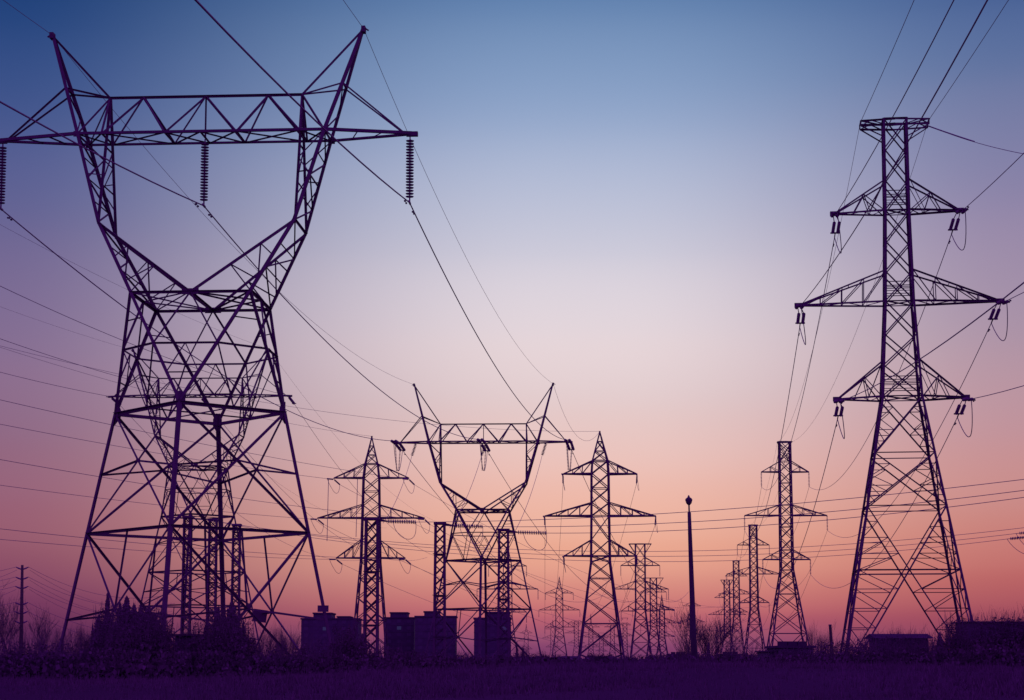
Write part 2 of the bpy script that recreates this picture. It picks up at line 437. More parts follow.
# ------------------------------------------------------------------ double-circuit lattice towers
def pine(px, Y, label, arms, top, base, waist, group, basepy=655, rz=0, bw=.16, panels=None, detail=0, hang=0.0,
         strain=None, cat='power pylon', px_top=None, armn=1):
    """arms: [(py, half px, rise px)] top to bottom; top: ('peak', py) / ('flat', py, half px); base half px at basepy;
       waist: [(py, half px)] body half widths from the top down to where it starts to flare"""
    b = P(px, basepy, Y); root = empty('transmission_tower', (b.x, Y, 0), rz, label, cat, group)
    zb = zz(basepy, Y)
    prof = [(zz(y, Y), h*mpp(y, Y)) for y, h in waist]+[(zb, base*mpp(basepy, Y))]
    (za_, ha), (zb_, hb) = prof[-2], prof[-1]
    prof.append((0, hb+(hb-ha)*(zb_)/(za_-zb_)))
    def half(z):
        for (z1, h1), (z2, h2) in zip(prof, prof[1:]):
            if z <= z1 and z >= z2: return h1+(h2-h1)*(z1-z)/(z1-z2)
        return prof[0][1] if z > prof[0][0] else prof[-1][1]
    A = lambda m, a, b_, w_: (m.ang(a, b_, w_) if detail else m.bar(a, b_, w_))
    cor = ((-1,-1),(1,-1),(1,1),(-1,1))
    nd_ = lambda c, z: V((c[0]*half(z), c[1]*half(z), z))
    # panel levels
    ztop = prof[0][0]; zs = [ztop]
    marks = sorted({round(zz(a[0], Y), 3) for a in arms} | {round(zz(a[0]-a[2], Y), 3) for a in arms} | {round(prof[-3][0], 3)}, reverse=True)
    if panels: zs = [zz(p_, Y) for p_ in panels]+[0.2]
    else:
        bounds = [ztop]+[z for z in marks if z < ztop-.3]+[0.2]
        zs = [ztop]
        for z1, z2 in zip(bounds, bounds[1:]):
            z = z1
            if z1 == bounds[-2]:
                seq = []; zz_ = z1
                while zz_-z2 > half(zz_)*2.6: zz_ -= half(zz_)*1.75; seq.append(zz_)
                zs += seq+[z2]
            else:
                n = max(1, round((z1-z2)/(half((z1+z2)/2)*2*(1.0 if not detail else .95))))
                zs += [z1+(z2-z1)*i/n for i in range(1, n+1)]
    m = MB()
    for c in cor:
        pz = [z for z, _ in prof]
        for z1, z2 in zip(pz, pz[1:]):
            if detail: m.ang(nd_(c, z1), nd_(c, z2), bw*.95, (-c[0],0,0), (0,-c[1],0))
            else: m.bar(nd_(c, z1), nd_(c, z2), bw)
    m.build('legs', 'steel' if detail else 'farsteel', root)
    m = MB(); lw = bw*.55 if not detail else bw*.5
    for i, (z1, z2) in enumerate(zip(zs, zs[1:])):
        for j in range(4):
            c, e = cor[j], cor[(j+1)%4]
            A1, B1, A2, B2 = nd_(c,z1), nd_(e,z1), nd_(c,z2), nd_(e,z2)
            A(m, A1, B2, lw); A(m, B1, A2, lw)
            if i % (3 if detail and (z1-z2) < 3 else 2) == 0 or (detail and (z1-z2) > 3): A(m, A1, B1, lw*(.8 if i else 1.2))
            t = half(z1)/(half(z1)+half(z2)); X_ = lerp(A1, B2, t); zm = X_.z
            if detail and (z1-z2) > 3.0:
                last = i == len(zs)-2
                if last: A(m, nd_(c, zm), nd_(e, zm), lw*1.1)
                n = 6 if last else 3
                for (s1, s2, lo) in ((A1, A2, 1), (B1, B2, 1)):
                    # struts between leg and diagonal
                    for (d0, d1, l0, l1) in ((s2, X_, s2, nd_(c if s1 is A1 else e, zm)), (s1, X_, s1, nd_(c if s1 is A1 else e, zm))):
                        nn = n if d0 is s2 else max(2, n//2+1)
                        pq = None
                        for kq in range(1, nn):
                            t_ = kq/nn; dq, lq = lerp(d0, d1, t_), lerp(l0, l1, t_)
                            A(m, dq, lq, lw*.62)
                            l2 = lerp(l0, l1, (kq+1)/nn); A(m, dq, l2, lw*.62)
            elif detail and i % 3 == 2:
                A(m, nd_(c, zm), nd_(e, zm), lw*.6)
    if detail:
        zl = [zz(a[0], Y) for a in arms]
        for z in zl:
            for dz in (.35, .9, 1.4):
                for j in (0, 2): A(m, nd_(cor[j], z+dz), nd_(cor[(j+1)%4], z+dz), lw*.6)
            A(m, nd_(cor[0], z), nd_(cor[2], z), lw); A(m, nd_(cor[1], z), nd_(cor[3], z), lw)
    m.build('body_lattice', 'steel' if detail else 'farsteel', root)
    ms = 'steel' if detail else 'farsteel'
    att = {'root': root}
    if top[0] == 'peak':
        zt_ = zz(top[1], Y); m = MB()
        for c in cor: A(m, nd_(c, ztop), V((0,0,zt_)), bw*.8)
        n = 3
        for i in range(n):
            for j in range(4):
                c, e = cor[j], cor[(j+1)%4]
                a1, a2 = lerp(nd_(c,ztop), (0,0,zt_), i/n), lerp(nd_(e,ztop), (0,0,zt_), (i+1)/n)
                b1, b2 = lerp(nd_(e,ztop), (0,0,zt_), i/n), lerp(nd_(c,ztop), (0,0,zt_), (i+1)/n)
                if i < n-1: A(m, a1, a2, lw*.9); A(m, b1, b2, lw*.9)
                A(m, a1, b1, lw*.8)
        m.box(-.12, .12, -.12, .12, zt_-.3, zt_+.15)
        m.build('peak', ms, root); att['pl'] = att['pr'] = world(root, (0,0,zt_+.1))
    else:
        zt_ = zz(top[1], Y); hx = top[2]*mpp(top[1], Y); hb2 = prof[0][1]; m = MB(); dz = top[3]*mpp(top[1], Y) if len(top) > 3 and top[3] != 'x' else .0
        for y in (-1, 1):
            yy = hb2*y
            for s in (-1, 1):
                if dz:
                    A(m, V((s*hx, yy*.6, zt_)), V((0, yy, zt_)), bw*.7); A(m, V((s*hx, yy*.6, zt_-dz)), V((0, yy, zt_-dz)), bw*.7)
                    A(m, V((s*hx, yy*.6, zt_-dz)), V((s*hx, yy*.6, zt_)), bw*.5)
                    A(m, V((s*hx*.7, yy*.7, zt_)), V((s*hx, yy*.6, zt_-dz)), bw*.4); A(m, V((s*hx*.7, yy*.7, zt_)), V((s*hb2, yy, zt_-dz)), bw*.4)
                    A(m, V((s*hx, yy*.6, zt_-dz)), V((s*hb2, yy, zt_-dz-2.6*dz)), bw*.45)
                else:
                    A(m, V((s*hx, yy*.6, zt_)), V((0, yy, zt_)), bw*.8)
                    A(m, V((s*hx, yy*.6, zt_)), V((-s*hb2, yy, zz(arms[0][0]-arms[0][2], Y))) , lw) if top[-1] == 'x' else A(m, V((s*hx, yy*.6, zt_)), V((s*hb2, yy, zt_-(hx-hb2)*1.2-.6)), lw)
        for s in (-1, 1):
            A(m, V((s*hx, -hb2*.6, zt_)), V((s*hx, hb2*.6, zt_)), bw*.7)
            A(m, V((s*hx, -hb2*.6, zt_)), V((s*hb2, hb2, zt_)), lw); 
        m.build('top_beam', ms, root)
        att['pl'] = world(root, (-hx,0,zt_)); att['pr'] = world(root, (hx,0,zt_))
    for ai, (py, hp, rise) in enumerate(arms):
        z = zz(py, Y); h = hp*mpp(py, Y); zr = zz(py-rise, Y); hb_, hr = half(z), half(zr)
        for s in (-1, 1):
            m = MB(); tip = V((s*h, 0, z)); nn = armn if ai != 1 else armn+1 if armn < 3 else 4
            for y in (-1, 1):
                b0, t0 = V((s*hb_, y*hb_, z)), V((s*hr, y*hr, zr))
                tp = tip+V((0, y*.12, 0))
                A(m, b0, tp, bw*.75 if detail else bw*.85); A(m, t0, tp, bw*.62)
                if nn == 2 and detail:
                    ap = lerp(t0, tp, .42)
                    for t_ in (0.02, .3, .62): A(m, ap, lerp(b0, tp, t_), lw*.75)
                    A(m, lerp(t0, tp, .02), lerp(b0, tp, .3), lw*.6)
                else:
                    for q in range(1, nn+1):
                        t_ = q/(nn+1)
                        A(m, lerp(t0, tp, t_), lerp(b0, tp, t_), lw*.75)
                        A(m, lerp(t0, tp, (q-1)/(nn+1)), lerp(b0, tp, t_), lw*.75) if q > 1 or nn > 1 else A(m, lerp(t0, tp, t_), b0, lw*.75)
                    if nn > 2: A(m, lerp(t0, tp, nn/(nn+1)), lerp(b0, tp, .93), lw*.7)
            if detail or armn > 1:
                k2 = 4; o = -1
                for q in range(k2):
                    b1, b2 = V((s*hb_, o*hb_, z)), V((s*hb_, -o*hb_, z))
                    A(m, lerp(b1, tip, q/k2*.9), lerp(b2, tip, (q+1)/k2*.9), lw*.6); o = -o
                A(m, lerp(V((s*hr,-hr,zr)), tip, .42), lerp(V((s*hr,hr,zr)), tip, .42), lw*.6)
            if detail: m.box(tip.x-.3, tip.x+.3, -.2, .2, z-.14, z+.14)
            arm_o = m.build('crossarm', ms, root)
            kx = 'lr'[s > 0]+str(ai)
            if hang:
                hm = hang; m = MB(); m.discs(tip+V((0,0,-.1)), tip+V((0,0,-hm)), 10, .16 if Y < 400 else .13+Y*.00008, 6)
                m.build('insulator_string', 'porcelain', root)
                att[kx] = att[kx+'b'] = world(root, tip+V((0,0,-hm)))
            elif strain:
                ends = {}
                for side, dv in (('', V(strain[0])), ('b', V(strain[1]))):
                    dl = (Matrix.Rotation(-rz, 4, 'Z') @ dv).normalized(); pd = dl.cross(V((0,0,1))).normalized()
                    p0 = tip+V((0,0,-.2 if side == 'b' or not detail else -.25))
                    if side == '' and detail: p0 = tip+V((-s*.2, .2, -.5))
                    sl = strain[2]; e = p0+dl*sl
                    for o in ((-.18, .18) if detail else (0,)):
                        m = MB(); m.bar(tip+pd*o*.5, p0+pd*o+dl*.25, .06)
                        m.discs(p0+pd*o+dl*.25, e+pd*o, 10, .125, 10 if detail else 6); m.build('insulator_string', 'porcelain', root)
                    if detail:
                        m = MB(); m.bar(e-pd*.35, e+pd*.35, .1); m.bar(e, e+dl*.8, .07); e = e+dl*.8; m.build('yoke', 'steel', root)
                    ends[side] = e; att[kx+side] = world(root, e)
                m = MB(); pts = []; a, b2 = ends[''], ends['b']
                for i in range(15):
                    t = i/14; q = lerp(a, b2, t); c_ = math.sin(math.pi*t)**.8; q.z -= strain[3]*c_; q.x += .35*c_; pts.append(q)
                m.tube(pts, strain[4], 5); m.build('jumper_loop', 'wire', root)
            else:
                att[kx] = att[kx+'b'] = world(root, tip)
    return att

G7 = 'flat topped double circuit lattice towers'; GP = 'pointed double circuit lattice towers'
D7 = 134
T7 = pine(907, D7, 'large flat topped lattice tower at right with three pairs of crossarms',
    [(212, 61.5, 30), (303, 99, 31), (398, 63, 36)], ('flat', 121.5, 33.5, 5), 61, [(121, 11.5), (212, 12), (303, 14.2), (398, 19.5)],
    G7, 640, R(-7), .18, [121, 151, 182, 212, 243, 273, 303, 336, 367, 398, 455, 508], 2,
    strain=((.10, 1, -.20), (-.10, -1, -.12), 2.1, 2.0, .032), armn=2)
T8 = pine(788, 346, 'flat topped lattice tower just left of the large right tower, hanging insulators on all arms',
    [(472, 23.8, 10.5), (515.5, 41.3, 10.5), (559.5, 23.8, 9.5)], ('flat', 442, 7, 'x'), 18, [(442, 5.3), (515.5, 5.8), (570, 6)], G7, 645, 0, .24, hang=2.7)
T9 = pine(755, 530, 'flat topped lattice tower second in the row receding left of the right tower',
    [(545, 16, 6.5), (574, 27, 7), (602.6, 15, 6)], ('flat', 525, 4.5, 'x'), 10.5, [(525, 3.6), (574, 3.7), (609, 4)], G7, 660, 0, .25, hang=2.7)
T10 = pine(737.3, 760, 'thin flat topped tower third in the right row, behind the bare fan shaped tree',
    [(576, 11, 5), (594, 18, 5), (612, 11, 4)], ('flat', 561, 3.2), 7, [(561, 2.7), (616, 3)], G7, 655, 0, .26)
T10B = pine(727.7, 800, 'low flat topped tower at the far left end of the right row',
    [(597.6, 12.5, 5), (614.6, 19, 6), (631, 11.5, 5)], ('flat', 580, 6), 7, [(580, 2.6), (634, 3)], G7, 655, 0, .26)
D3 = 279
T3 = pine(370, D3, 'pointed lattice tower left of centre standing behind a narrow lattice column',
    [(478, 37.5, 14), (518, 53.5, 13), (558, 34.5, 18)], ('peak', 437), 16, [(464, 6.2), (478, 7.8), (518, 8.6), (562, 9.6)], GP, 640, 0, .21,
    strain=((.35, 1, -.30), (-.39, -1, -.05), 2.2, 1.7, .03), armn=2)
D4 = 278
T4 = pine(601, D4, 'tall pointed lattice tower right of centre, largest of the pointed ones',
    [(474, 37, 13), (516, 55.5, 13), (556, 36.5, 16)], ('peak', 432), 21.5, [(461, 7.6), (474, 8.5), (516, 8.8), (562, 9.4)], GP, 655, 0, .25,
    strain=((.03, 1, -.5), (-.1, -1, .0), 2.2, 1.7, .025), armn=2)
T5 = pine(559.5, 750, 'small pointed lattice tower between the middle waist tower and the tall pointed tower',
    [(593, 14, 5), (610, 20.5, 5.5), (627, 14.5, 7)], ('peak', 577), 8, [(588, 2), (593, 3.4), (630, 3.7)], GP, 660, 0, .27, hang=2.8)
T6 = pine(641, 519, 'flat topped lattice tower immediately right of the tall pointed tower',
    [(565.5, 19.5, 8), (589, 28, 8), (611, 19.5, 10)], ('flat', 544, 11), 10.5, [(544, 4.7), (611, 4.9)], G7, 660, 0, .26, hang=2.8)
T11 = pine(654, 740, 'smaller flat topped tower half hidden behind its bigger neighbour',
    [(592, 13, 5), (609.5, 21, 6), (626, 13, 5)], ('flat', 578, 10), 7.5, [(578, 3.2), (628, 3.3)], G7, 660, 0, .27, hang=3)
T12 = pine(662.3, 850, 'small pointed tower with dark end fittings, rightmost of the cluster left of the lamp pole',
    [(610, 11, 4), (623, 17.3, 5), (636, 11, 4)], ('peak', 595), 6.2, [(606, 1.6), (610, 2.6), (638, 2.8)], GP, 660, 0, .3)
for s_, kx in ((1, 'r0'), (1, 'r1'), (1, 'r2')):
    p = T12[kx]-T12['root'].location; m = MB(); m.tube([p+V((-.7,0,-.2)), p+V((-.3,0,0)), p+V((.5,0,-.1)), p+V((.8,0,-.4))], [.1,.35,.4,.1], 6)
    m.build('end_fitting', 'porcelain', T12['root'])
T13 = pine(507.5, 498, 'pointed tower mostly hidden behind the right hand lattice column under the middle waist tower',
    [(566, 19, 7), (589, 30.5, 7), (612, 19, 9)], ('peak', 544), 9.5, [(560, 3), (566, 4.2), (616, 4.6)], GP, 655, 0, .24, hang=2.8)
far = [ # px, d, arms, top, base, label
    (552.8, 1500, [(629,7.5,3),(638,10.5,3),(647,7,3)], ('peak',620), 4, 'tiny pointed pylon left of the small pointed lattice tower'),
    (576.5, 1250, [(623,8.5,3),(633,12,3),(643,8.5,3)], ('flat',624,4), 4.5, 'tiny flat topped pylon just left of the tall pointed tower leg'),
    (591, 1150, [(627,9,3),(637,13.5,3),(647,9,3)], ('peak',614), 4.5, 'tiny pointed pylon seen between the legs of the tall pointed tower'),
    (601.5, 1700, [(638,6,2),(645,9,2),(651,6,2)], ('flat',633,3), 3.5, 'faintest tiny pylon low between the legs of the tall pointed tower'),
    (612.5, 1350, [(627,8,3),(637,11,3),(646,8,3)], ('flat',620,3.5), 4, 'tiny flat topped pylon behind the right leg of the tall pointed tower'),
    (625.2, 1250, [(625,6,2.5),(636,9.5,3),(647,6,3)], ('flat',618,3), 4, 'tiny narrow pylon between the tall pointed tower and the flat topped one'),
    (692.5, 900, [(606,9,4),(622,13,4),(636,9,4)], ('peak',596), 6, 'distant pylon whose arms stick out on both sides of the lamp pole'),
    (526.3, 1400, [(633,6,3),(641,9,3),(649,6,3)], ('peak',624), 4, 'tiny pointed pylon beside the right foot of the middle waist tower'),
]
FT = []
for px, d, arms, top, base, lab in far:
    FT.append(pine(px, d, lab, arms, top, base, [(arms[0][0]-2, .9 if top[0]=='peak' else 2.0), (arms[0][0], 2.0), (arms[2][0]+3, 2.2)], GP if top[0]=='peak' else G7, 660, 0, .26))

# ------------------------------------------------------------------ lattice columns of the line terminals
GC = 'narrow lattice columns carrying horizontal strain strings'
def column(px, pytop, Y, w0, w1, label, arm=True, sdir=None):
    q_ = 1.0 if sdir else .7
    b = P(px, 640, Y); root = empty('lattice_column', (b.x, Y, 0), 0, label, 'lattice column', GC)
    zt_ = zz(pytop, Y); h0, h1 = w0/2, w1/2
    hf = lambda z: h1+(h0-h1)*z/zt_
    cor = ((-1,-1),(1,-1),(1,1),(-1,1)); nd_ = lambda c, z: V((c[0]*hf(z), c[1]*hf(z), z))
    m = MB()
    for c in cor: m.ang(nd_(c,0), nd_(c,zt_), .26*q_, (-c[0],0,0), (0,-c[1],0))
    m.build('legs', 'steel', root)
    m = MB(); n = int(zt_/(w0*1.0))
    for i in range(n):
        z1, z2 = zt_*i/n, zt_*(i+1)/n
        for j in range(4):
            c, e = cor[j], cor[(j+1)%4]
            m.ang(nd_(c,z1), nd_(e,z2), .12*q_); m.ang(nd_(e,z1), nd_(c,z2), .12*q_)
            if i % 4 == 0: m.ang(nd_(c,z1)*1.0+V((c[0]*.06,c[1]*.06,0)), nd_(e,z1)+V((e[0]*.06,e[1]*.06,0)), .22*q_)
    m.build('body_lattice', 'steel', root)
    for i in range(0, n, 4):         # bolted splice rings
        z1 = zt_*i/n
    m = MB(); m.box(-h0-.14, h0+.14, -h0-.14, h0+.14, zt_-.12, zt_+.12); 
    m.build('cap_plate', 'steel', root)
    if not sdir: return root, None
    m = MB(); m.bar((h0, 0, zt_-.1), (h0+1.0, 0, zt_-.25), .3, .16); m.build('bracket', 'steel', root)
    dv = V(sdir).normalized(); p0 = V((h0+1.0, 0, zt_-.25)); e = p0+dv*3.2
    m = MB(); m.discs(p0, e, 16, .23, 8); m.build('insulator_string', 'porcelain', root)
    m = MB(); pts = []
    q0, q1 = p0+dv*.6, e
    for i in range(15):
        t = i/14; q = lerp(q0, q1, t); q.z -= 1.9*math.sin(math.pi*t)**.7; q.x += .9*math.sin(math.pi*t)*t; pts.append(q)
    m.tube(pts, .03, 5); m.build('jumper_loop', 'wire', root)
    return root, world(root, e)
cB = [column(371, 519, 206, 1.35, 1.5, 'lattice column in front of the pointed tower left of centre', sdir=(1,-.2,-.04)),
      column(439.5, 523.5, 206, 1.05, 1.3, 'lattice column at the left foot of the middle waist tower', sdir=(1,-.2,-.04)),
      column(503.5, 530, 206, 1.05, 1.3, 'lattice column at the right foot of the middle waist tower', sdir=(1,-.2,-.04))]
cA = [column(185.5, 517, 228, .9, 1.05, 'lattice column just right of the nearest leg under the giant tower'),
      column(211, 520, 228, .9, 1.05, 'lattice column between two inner legs of the giant tower'),
      column(234.8, 525, 228, .85, 1.0, 'rightmost lattice column under the giant tower')]
cR = []
for i, (px, py, Y) in enumerate(((1062, 528, 232), (1052, 531.5, 232), (1044, 534, 232))):
    pass

# ------------------------------------------------------------------ overhead wires
GW = 'overhead power line wires'
used = {}
def wire(a, b, sag, r, label, damp=None, n=40, group=GW):
    a, b = V(a), V(b); m = MB(); d = b-a
    pts = []
    for i in range(n+1):
        t = i/n; q = d*t; q.z -= 4*sag*t*(1-t); pts.append(q)
    m.tube(pts, r, 5)
    o = m.build('overhead_wire', 'wire'); o.location = a
    tag(o, label, 'power line', group)
    for dist in (damp or []):        # stockbridge dampers, metres from a (or from b if negative)
        L_ = d.length; t = dist/L_ if dist > 0 else 1+dist/L_
        q = d*t; q.z -= 4*sag*t*(1-t); dd = d.normalized()
        m = MB(); m.bar(q+V((0,0,.02)), q-V((0,0,.14)), .05)
        m.bar(q-V((0,0,.14))-dd*.26, q-V((0,0,.14))+dd*.26, .03)
        for s in (-1, 1): m.bar(q-V((0,0,.15))+dd*s*.2, q-V((0,0,.15))+dd*s*.34, .09)
        m.build('damper', 'steel', o)
    return o
# big left tower: towards the camera side and on to the middle tower
c0 = T1['root'].location
def off(p, root, base, rot=0.0): 
    d = p-root.location; d = Matrix.Rotation(rot, 4, 'Z') @ d; return base+V((d.x, d.y, d.z))
names = {'left': 'left', 'mid': 'centre', 'right': 'right'}
for kx in ('left', 'mid', 'right'):
    wire(T1[kx], off(T1[kx], T1['root'], prev), 7, .042, {
        'left': 'thick wire leaving the left edge from the giant tower left string',
        'mid': 'thick wire climbing left from the centre string of the giant tower',
        'right': 'thick wire climbing steeply left from the giant tower right string'}[kx], [1.6])
    wire(T1[kx], T2[kx+'b'], 3.3, .04, {
        'left': 'thick wire from the giant tower left string across its cage to the middle tower',
        'mid': 'thick wire running from the giant tower centre string to the middle tower',
        'right': 'thick wire running from the giant tower right string to the middle tower right tip'}[kx], [1.5])
for kx in ('pl', 'pr'):
    wire(T1[kx], off(T1[kx], T1['root'], prev), 5, .016, 'thin shield wire from the giant tower %s horn tip up and left' % ('left' if kx == 'pl' else 'right'))
    wire(T1[kx], T2[kx], 3.6, .016, 'thin shield wire sagging from the giant tower %s horn tip to the middle tower' % ('left' if kx == 'pl' else 'right'))
# middle tower onwards
nxt = V((40, 560, 0))
for kx in ('left', 'mid', 'right'):
    wire(T2[kx], off(T2[kx], T2['root'], nxt)+V((0,0,-9)), 10, .04, 'wire falling away behind the %s strings of the middle waist tower' % names[kx], [1.6])
wire(T2['pr'], T4['pl'], 4, .02, 'thin shield wire dipping from the middle tower right horn tip to the tall pointed tower')
# droppers from the middle tower arm to the column tops
for kx, x, c in (('left', XT-3.0, 0), ('mid', -.3, 1), ('right', XT-3.4, 2)):
    rt = T2['root']; lx = {'left': -XT+3.3, 'mid': .3, 'right': XT-4.0}[kx]
    m = MB(); m.discs((lx, -.3, ZA-1.95), (lx-.5, -.5, ZA-3.6), 9, .22, 8); m.build('insulator_string', 'porcelain', rt)
    p0 = world(rt, (lx-.5, -.5, ZA-3.6)); e = cB[c][1]+V((-3.6, .3, -.1))
    wire(p0, e, 1.0, .028, 'dropper wire from the middle tower arm down to the %s' % (
        'column before the pointed tower', 'column at its left foot', 'column at its right foot')[c])
# rear waist tower
pv = V((-69, 113, 0)); nx2 = V((-22, 480, 0))
for kx in ('left', 'mid', 'right'):
    wire(T1B[kx+'b'], off(T1B[kx], T1B['root'], pv), 2.4, .03, 'wire from the %s tip of the rear waist tower up to the left edge' % names[kx], [1.6])
    wire(T1B[kx], off(T1B[kx], T1B['root'], nx2)+V((0,0,-10)), 8, .028, 'wire running right from the %s tip of the waist tower behind the giant tower' % names[kx])
for kx in ('pl', 'pr'):
    wire(T1B[kx], off(T1B[kx], T1B['root'], pv), 2.2, .014, 'faint shield wire from the %s horn of the rear waist tower to the left edge' % ('left' if kx == 'pl' else 'right'))
    wire(T1B[kx], off(T1B[kx], T1B['root'], nx2)+V((0,0,-10)), 6, .014, 'faint shield wire running right from the %s horn of the rear waist tower' % ('left' if kx == 'pl' else 'right'))
# pointed tower left of centre: to the left edge
dv = V((-66, -220, 0))
lvl = ['top', 'middle', 'bottom']
for i in range(3):
    for s in 'lr':
        wire(T3[s+str(i)+'b'], T3[s+str(i)+'b']+dv*1.05, 2.6, .026, 'wire left from the %s %s arm of the pointed tower left of centre' % (lvl[i], 'left' if s == 'l' else 'right'))
        wire(T3[s+str(i)], T3[s+str(i)]+V((95, 270, -9)), 8, .024, 'wire falling right behind %s %s arm of the pointed tower left of centre' % (lvl[i], 'left' if s == 'l' else 'right'))
for px_, t_, py_ in ((328.5, 'left', 541), (357.5, 'right', 537)):
    wire(P(px_, 479, 262), P(px_-1.5, py_, 262), .01, .045, 'vertical dropper hanging %s of the pointed tower left of centre' % ('well' if t_ == 'left' else 'just'), n=4)
wire(T3['pl'], P(-420, 190, 150), 3, .018, 'thin wire rising left from the peak of the pointed tower left of centre')
wire(T4['pl'], P(-400, 225, 170), 5, .02, 'long faint wire from the peak of the tall pointed tower to the left edge')
# tall pointed tower onwards
for i in range(3):
    for s in 'lr':
        e = (T6 if s == 'r' else T5)[s+str(i)]
        wire(T4[s+str(i)], T4[s+str(i)]+V((8, 470, -7)), 9, .026, 'wire falling away behind the %s %s arm of the tall pointed tower' % (lvl[i], 'left' if s == 'l' else 'right'))
# large right tower: over the camera and back down the row
nv = V((-24, -250, 0)); nvs = {'pl': V((-21, -250, 0)), 'pr': V((-17, -250, 0))}
for i in range(3):
    for s in 'lr':
        sd = 'left' if s == 'l' else 'right'
        wire(T7[s+str(i)+'b'], T7[s+str(i)+'b']+V(((-21.5,-20.5,-20)[i], -250, 0)), 6.5, .027, 'wire rising towards the viewer from %s %s arm of the large right tower' % (lvl[i], sd), [1.2])
        wire(T7[s+str(i)], T8[s+str(i)], 6.5, .03, 'wire from the %s %s arm of the large right tower down to the next tower' % (lvl[i], sd), [1.3])
        wire(T8[s+str(i)], T9[s+str(i)], 5, .028, 'wire from %s %s arm of the second right row tower to the third' % (lvl[i], sd))
        wire(T9[s+str(i)], T10[s+str(i)], 6, .028, 'wire joining the %s %s arms of the two farther towers in the right row' % (lvl[i], sd))
        wire(T6[s+str(i)], T11[s+str(i)], 6, .028, 'wire joining the %s %s arms of the flat topped towers near the centre' % (lvl[i], sd))
for kx in ('pl', 'pr'):
    sd = 'left' if kx == 'pl' else 'right'
    wire(T7[kx], T7[kx]+nvs[kx], 4, .02, 'shield wire rising from the %s end of the large right tower top beam' % sd)
    wire(T7[kx], T8[kx], 5, .016, 'thin shield wire from the %s top of the large right tower to the next tower' % sd)
    wire(T8[kx], T9[kx], 4, .016, 'thin shield wire from the %s top of the second right row tower' % sd)
wire(T7['pr']+V((0,0,-.4)), P(1150, 163, 104), .8, .022, 'thin wire heading right from the top beam of the large right tower')
wire(T7['pr']+V((0,0,-.42)), lerp(T7['pr']+V((0,0,-.4)), P(1150, 163, 104), .25)+V((0,0,-.57)), .02, .05, 'thick wrapped wire sleeve beside the top beam of the large right tower')
# horizontal terminal wires
ends = (P(1135, 465, 150), P(1135, 475, 150), P(1135, 481, 150))
for i in range(3):
    wire(cB[i][1], ends[i], (1.1,1.2,1.1)[i], .03, 'nearly level wire of the upper trio, %s, crossing to the right edge' % ('highest of the three', 'middle of the three', 'lowest of the three')[i], n=60)
def right_set():
    for i, (px, py, dy) in enumerate(((1075, 525, 0), (1062, 528, 3), (1052, 531, 6))):
        Y = 205+dy
        b = P(px, py, Y); root = empty('lattice_column', (b.x, Y, 0), 0, 'lattice column just beyond the right edge with strain string, number %s from it' % ('three', 'two', 'one')[i], 'lattice column', GC)
        yield b, root
starts = (P(190, 518, 228), P(215, 521, 228), P(239, 526, 228))
endr = (P(1030, 527, 205), P(1016, 533.5, 205), P(1007, 539, 205))
for i in range(3):
    wire(starts[i], endr[i], (3.3, 3.3, 3.3)[i], .026, 'nearly level wire of the lower trio, %s, ending at strings by the right edge' % ('highest', 'middle', 'lowest')[i], n=60)
# right terminal: gantry just outside the frame, its strings reach into view
gx = P(1058, 640, 205)
root = empty('lattice_column', (gx.x, 205, 0), 0, 'terminal column at the right edge whose dark strain strings reach into the photo', 'lattice column', GC)
m = MB(); h = zz(522, 205)
for sx_ in (-.5, .5):
    for sy in (-.5, .5): m.ang((sx_, sy, 0), (sx_, sy, h), .15, (-sx_,0,0), (0,-sy,0))
nn = 16
for i in range(nn):
    z1, z2 = h*i/nn, h*(i+1)/nn
    for (a, b) in (((-.5,-.5),(.5,-.5)),((.5,-.5),(.5,.5)),((.5,.5),(-.5,.5)),((-.5,.5),(-.5,-.5))):
        m.ang((*a, z1), (*b, z2), .07); m.ang((*b, z1), (*a, z2), .07)
m.build('body_lattice', 'steel', root)
rl = root.location
for i in range(3):
    e = endr[i]-rl; tgt = V((-.6, (-.4, 0, .4)[i], h-.5-.45*i)); dd = (tgt-e).normalized()
    m = MB(); m.discs(e+dd*.35, e+dd*2.9, 14, .17, 8); m.bar(e, e+dd*.35, .06); m.bar(e+dd*2.9, tgt, .09); m.build('insulator_string', 'porcelain', root)
    m = MB(); pts = []
    for j in range(15):
        t = j/14; q = lerp(e, tgt+V((.2,0,-.6)), t); q.z -= 1.6*math.sin(math.pi*t)**.8; pts.append(q)
    m.tube(pts, .03, 5); m.build('jumper_loop', 'wire', root)

# ------------------------------------------------------------------ lamp pole, utility pole, stub pole
DL = 120
b = P(695, 650, DL); t_ = P(688.8, 500.5, DL)
root = empty('street_lamp', (b.x, DL, 0), 0, 'tall dark tapered pole with a single small lamp head on top', 'lamp post')
tl = t_-V((b.x, DL, 0)); hh = tl.z
at = lambda z: V((tl.x/hh*z, 0, z))
m = MB(); m.tube([at(-.1), at(hh*.35), at(hh*.8), at(hh-.75)], [.22,.18,.13,.11], 16); m.build('pole', 'lamp', root, True)
m = MB(); m.tube([at(hh-.75), at(hh-.2)], [.055, .05], 10); m.build('spigot', 'lamp', root)
m = MB(); m.tube([at(hh-.3), at(hh-.18), at(hh+.04), at(hh+.12), at(hh+.2), at(hh+.34)], [.06,.17,.235,.2,.09,.03], 14); m.build('lamp_head', 'lamp', root, True)
m = MB(); m.tube([at(0), at(.3)], [.42, .38], 16); m.build('base_collar', 'concrete', root)

